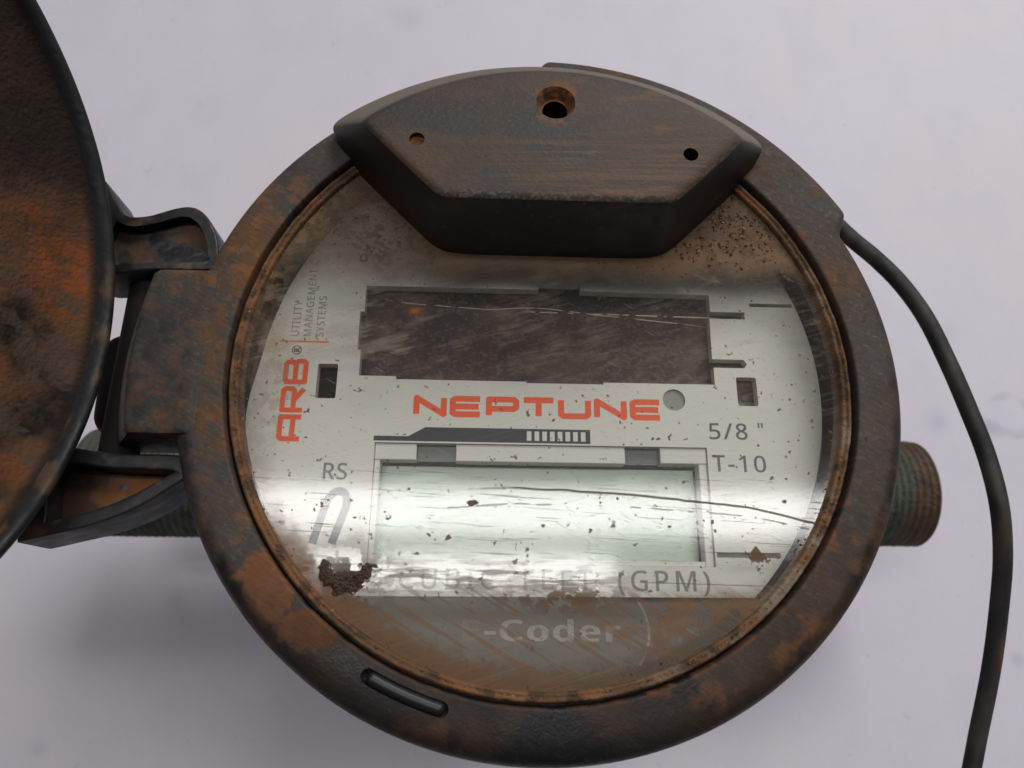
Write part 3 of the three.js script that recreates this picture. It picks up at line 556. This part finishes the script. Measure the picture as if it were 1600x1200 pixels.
// ---------------------------------------------------------------- lid, hinge
const lidMat = surface(1024, -52, -52, 104, (x, z) => {
  const r = Math.hypot(x, z), n1 = fbm(x / 9, z / 9, 5, 181), n2 = fbm(x / 2.2, z / 2.2, 4, 183), c = [0.015, 0.013, 0.012], wall = ss(45.0, 46.2, r);
  // x is towards the hinge, z towards the reader
  const bare = ss(-4, -22, z + 14 * (n1 - 0.5));
  mixTo(c, [0.13, 0.066, 0.03], 0.9 * ss(0.3, 0.55, n1 + 0.08) * (1 - 0.88 * bare));
  mixTo(c, [0.026, 0.018, 0.013], 0.6 * bare * ss(0.4, 0.65, n2));
  mixTo(c, [0.25, 0.068, 0.021], 0.85 * ss(0.46, 0.62, n2 * 0.45 + n1 * 0.55) * (1 - bare) * (1 - 0.7 * wall));
  mixTo(c, [0.085, 0.058, 0.045], (0.7 - 0.6 * bare) * ss(0.5, 0.64, fbm(x / 4 + 6, z / 2.5, 4, 185)));
  mixTo(c, SOIL, 0.5 * ss(0.55, 0.72, n2) * (1 - bare));
  mixTo(c, [0.018, 0.014, 0.012], 0.88 * wall + 0.8 * ss(47.2, 47.6, r));
  return { c, r: 0.82 - 0.3 * ss(47.1, 47.6, r), b: 0.3 * n2 + 0.7 * fbm(x * 2.6, z * 2.6, 3, 187) };
}, { bumpScale: 0.00028, specularIntensity: 0.3, side: THREE.DoubleSide });
{
  const al = 71 * Math.PI / 180, x0 = -57.2, h0 = -2, R = 48;
  const prof = [[0, -4.9], [14, -4.85], [28, -4.6], [38, -4.1], [42, -3.5], [44.8, -2.7], [46.3, -1.7], [46.5, -3.5], [47.6, -3.6], [47.7, -8.9], [42, -11], [28, -12.6], [0, -13]].map(([r, h]) => new THREE.Vector2(r, h));
  const g = flat(creased(new THREE.LatheGeometry(prof, 160).rotateY(0), 0.8), [-52, -52, 104]);
  g.rotateZ(-al).translate(x0 - R * Math.cos(al), h0 + R * Math.sin(al), -1.0);
  const lid = solid('lid', done(g), lidMat, meter);
  lid.userData.label = 'open round lid showing its rusty hollow inside';
  const rim = new THREE.LatheGeometry([[46.2, -2], [46.35, -1.0], [46.55, -0.4], [46.85, -0.1], [47.2, 0], [47.6, -0.1], [48, -0.5], [48.5, -3], [48.6, -7], [47.7, -9], [46.6, -9.2], [46.3, -3]].map(([r, h]) => new THREE.Vector2(r, h)), 200);
  rim.rotateZ(-al).translate(x0 - R * Math.cos(al), h0 + R * Math.sin(al), -1.0);
  const rimMat = surface(512, -110, -60, 120, (x, z) => { const c = [0.009, 0.0085, 0.009]; mixTo(c, BROWN, 0.5 * ss(0.55, 0.75, fbm(x / 2, z / 3, 4, 197)) * ss(-22, -6, z)); return { c, r: 0.45 + 0.4 * fbm(x / 2, z / 2, 3, 198), b: fbm(x * 2, z * 2, 3, 199) }; }, { bumpScale: 0.0001, side: THREE.DoubleSide });
  solid('lid_rim', done(flat(rim, [-110, -60, 120])), rimMat, lid).userData.label = 'black edge of the lid';
  // two hollow ears of the lid that hold the hinge pin
  const ear = (s) => {
    const outline = s > 0 ? [[-64, -28.5], [-61.8, -25], [-60, -22.9], [-57, -22.9], [-53.4, -24.2], [-51.4, -24.6], [-49.8, -24.1], [-48.2, -22.4], [-47.0, -20], [-46.4, -17.4], [-46.4, -15.2], [-55, -14.9], [-65, -14.8]]
      : [[-65, -25.4], [-61, -24.4], [-56.5, -23.2], [-52, -21.3], [-48.5, -19], [-45.6, -16.6], [-46.6, -14.8], [-55, -14.6], [-65, -14.6]];
    const hollow = s > 0 ? [[-61.2, -22.2], [-59, -21.4], [-56, -21.9], [-53.2, -22.9], [-51.6, -23.2], [-50.4, -22.8], [-49.1, -21.5], [-48.2, -19.8], [-47.6, -17.6], [-47.7, -16.0], [-55, -15.7], [-61.8, -15.6]]
      : [[-62.5, -23.6], [-56.5, -21.9], [-52.3, -20], [-49, -17.9], [-47.4, -16.3], [-55, -16], [-62.5, -15.9]];
    const zz = (q) => q.map(([a, b]) => new THREE.Vector2(a, -(s > 0 ? b : -2.4 - b)));
    const sm = (q) => new THREE.SplineCurve(zz([...q, q[0]])).getPoints(90);
    const sh = new THREE.Shape(sm(outline)); sh.holes.push(new THREE.Path(sm(hollow)));
    const o = { depth: 7.2, bevelThickness: 0.3, bevelSize: 0.3, bevelSegments: 3 };
    const walls = new THREE.ExtrudeGeometry(sh, o).rotateX(-Math.PI / 2).translate(0, -11.6, 0);
    const floor = new THREE.ExtrudeGeometry(new THREE.Shape(sm(outline)), { depth: s > 0 ? 5.6 : 4.0, bevelEnabled: false }).rotateX(-Math.PI / 2).translate(0, -11.8, 0);
    return [walls, floor].map((q) => boxUV(creased(q, 0.6), [-110, -60, 104]));
  };
  const earMat = surface(512, -110, -60, 104, (x, z) => {
    const n1 = fbm(x / 3, z / 3, 4, 191), n2 = fbm(x / 1.1, z / 1.1, 3, 193), c = [0.018, 0.017, 0.018];
    mixTo(c, BROWN, clamp(0.6 * ss(0.46, 0.7, n1) + 0.6 * blob(x, z, -57, 17, 8, 4)));
    mixTo(c, RUST, 0.85 * ss(0.42, 0.6, n1) * blob(x, z, -53.5, 16.5, 5, 2.4));
    mixTo(c, DUST, 0.3 * ss(0.6, 0.75, fbm(x / 2, z / 2, 3, 195)));
    return { c, r: 0.35 + 0.5 * ss(0.42, 0.6, n1), b: n2 };
  }, { bumpScale: 0.00012 });
  const earBlack = surface(256, -110, -60, 104, (x, z) => { const c = [0.012, 0.0115, 0.012]; mixTo(c, BROWN, 0.55 * ss(0.56, 0.72, fbm(x / 2.5, z / 2.5, 4, 189))); return { c, r: 0.3 + 0.35 * fbm(x / 2, z / 2, 3, 188), b: fbm(x, z, 3, 186) }; }, { bumpScale: 0.0001 });
  for (const s of [1, -1]) { const [w, f] = ear(s); solid('hinge_ear', done(w), earBlack, lid); solid('ear_floor', done(f), earMat, lid); }
  const barrel = [new THREE.CylinderGeometry(2.6, 2.6, 28, 32).rotateX(Math.PI / 2).translate(-57.5, -9.5, -1.2), new THREE.CapsuleGeometry(3.1, 9.5, 8, 24).rotateX(Math.PI / 2).rotateY(0.05).translate(-61.6, -15, -0.8)];
  solid('hinge_pin', done(boxUV(creased(mergeGeometries(barrel)), [-110, -60, 104])), new THREE.MeshPhysicalMaterial({ color: new THREE.Color(0.02, 0.0165, 0.014), roughness: 0.8, specularIntensity: 0.4 }), meter);
}

// ---------------------------------------------------------------- cable
{
  const pts = [[40, -42, -16.5], [46.5, -38.2, -17.4], [51, -34.1, -18], [54.3, -30.6, -18.3], [57.6, -27.6, -18.6], [61.4, -23.2, -18.9], [64.8, -17.3, -19.2], [67.5, -9.2, -19.5], [69.6, -1.1, -19.8], [71.3, 6.4, -20.2], [71.9, 14.1, -20.5], [73.3, 21.4, -24], [73.8, 29, -28], [73.5, 37.6, -32], [72.5, 46.4, -36], [70.6, 62.2, -44], [66, 84, -62], [58, 112, -92], [50, 150, -118], [48, 200, -128.5]];
  const g = new THREE.TubeGeometry(new THREE.CatmullRomCurve3(pts.map(([x, z, h]) => new THREE.Vector3(x, h, z))), 260, 1.36, 20);
  const m = surface(512, 30, -50, 260, (x, z) => { const c = [0.019, 0.018, 0.019]; mixTo(c, [0.075, 0.06, 0.046], 0.8 * ss(0.35, 0.8, fbm(x / 1.6, z / 5, 5, 201))); mixTo(c, BROWN, 0.6 * ss(0.62, 0.78, fbm(x / 3, z / 5, 3, 203))); return { c, r: 0.5 + 0.3 * fbm(x, z, 2, 205), b: fbm(x * 4, z * 4, 2, 207) }; }, { bumpScale: 0.00006 });
  solid('cable', done(flat(g, [30, -50, 260])), m, meter).userData.label = 'black dusty cable looping down on the right';
}

renderer.render(scene, camera);
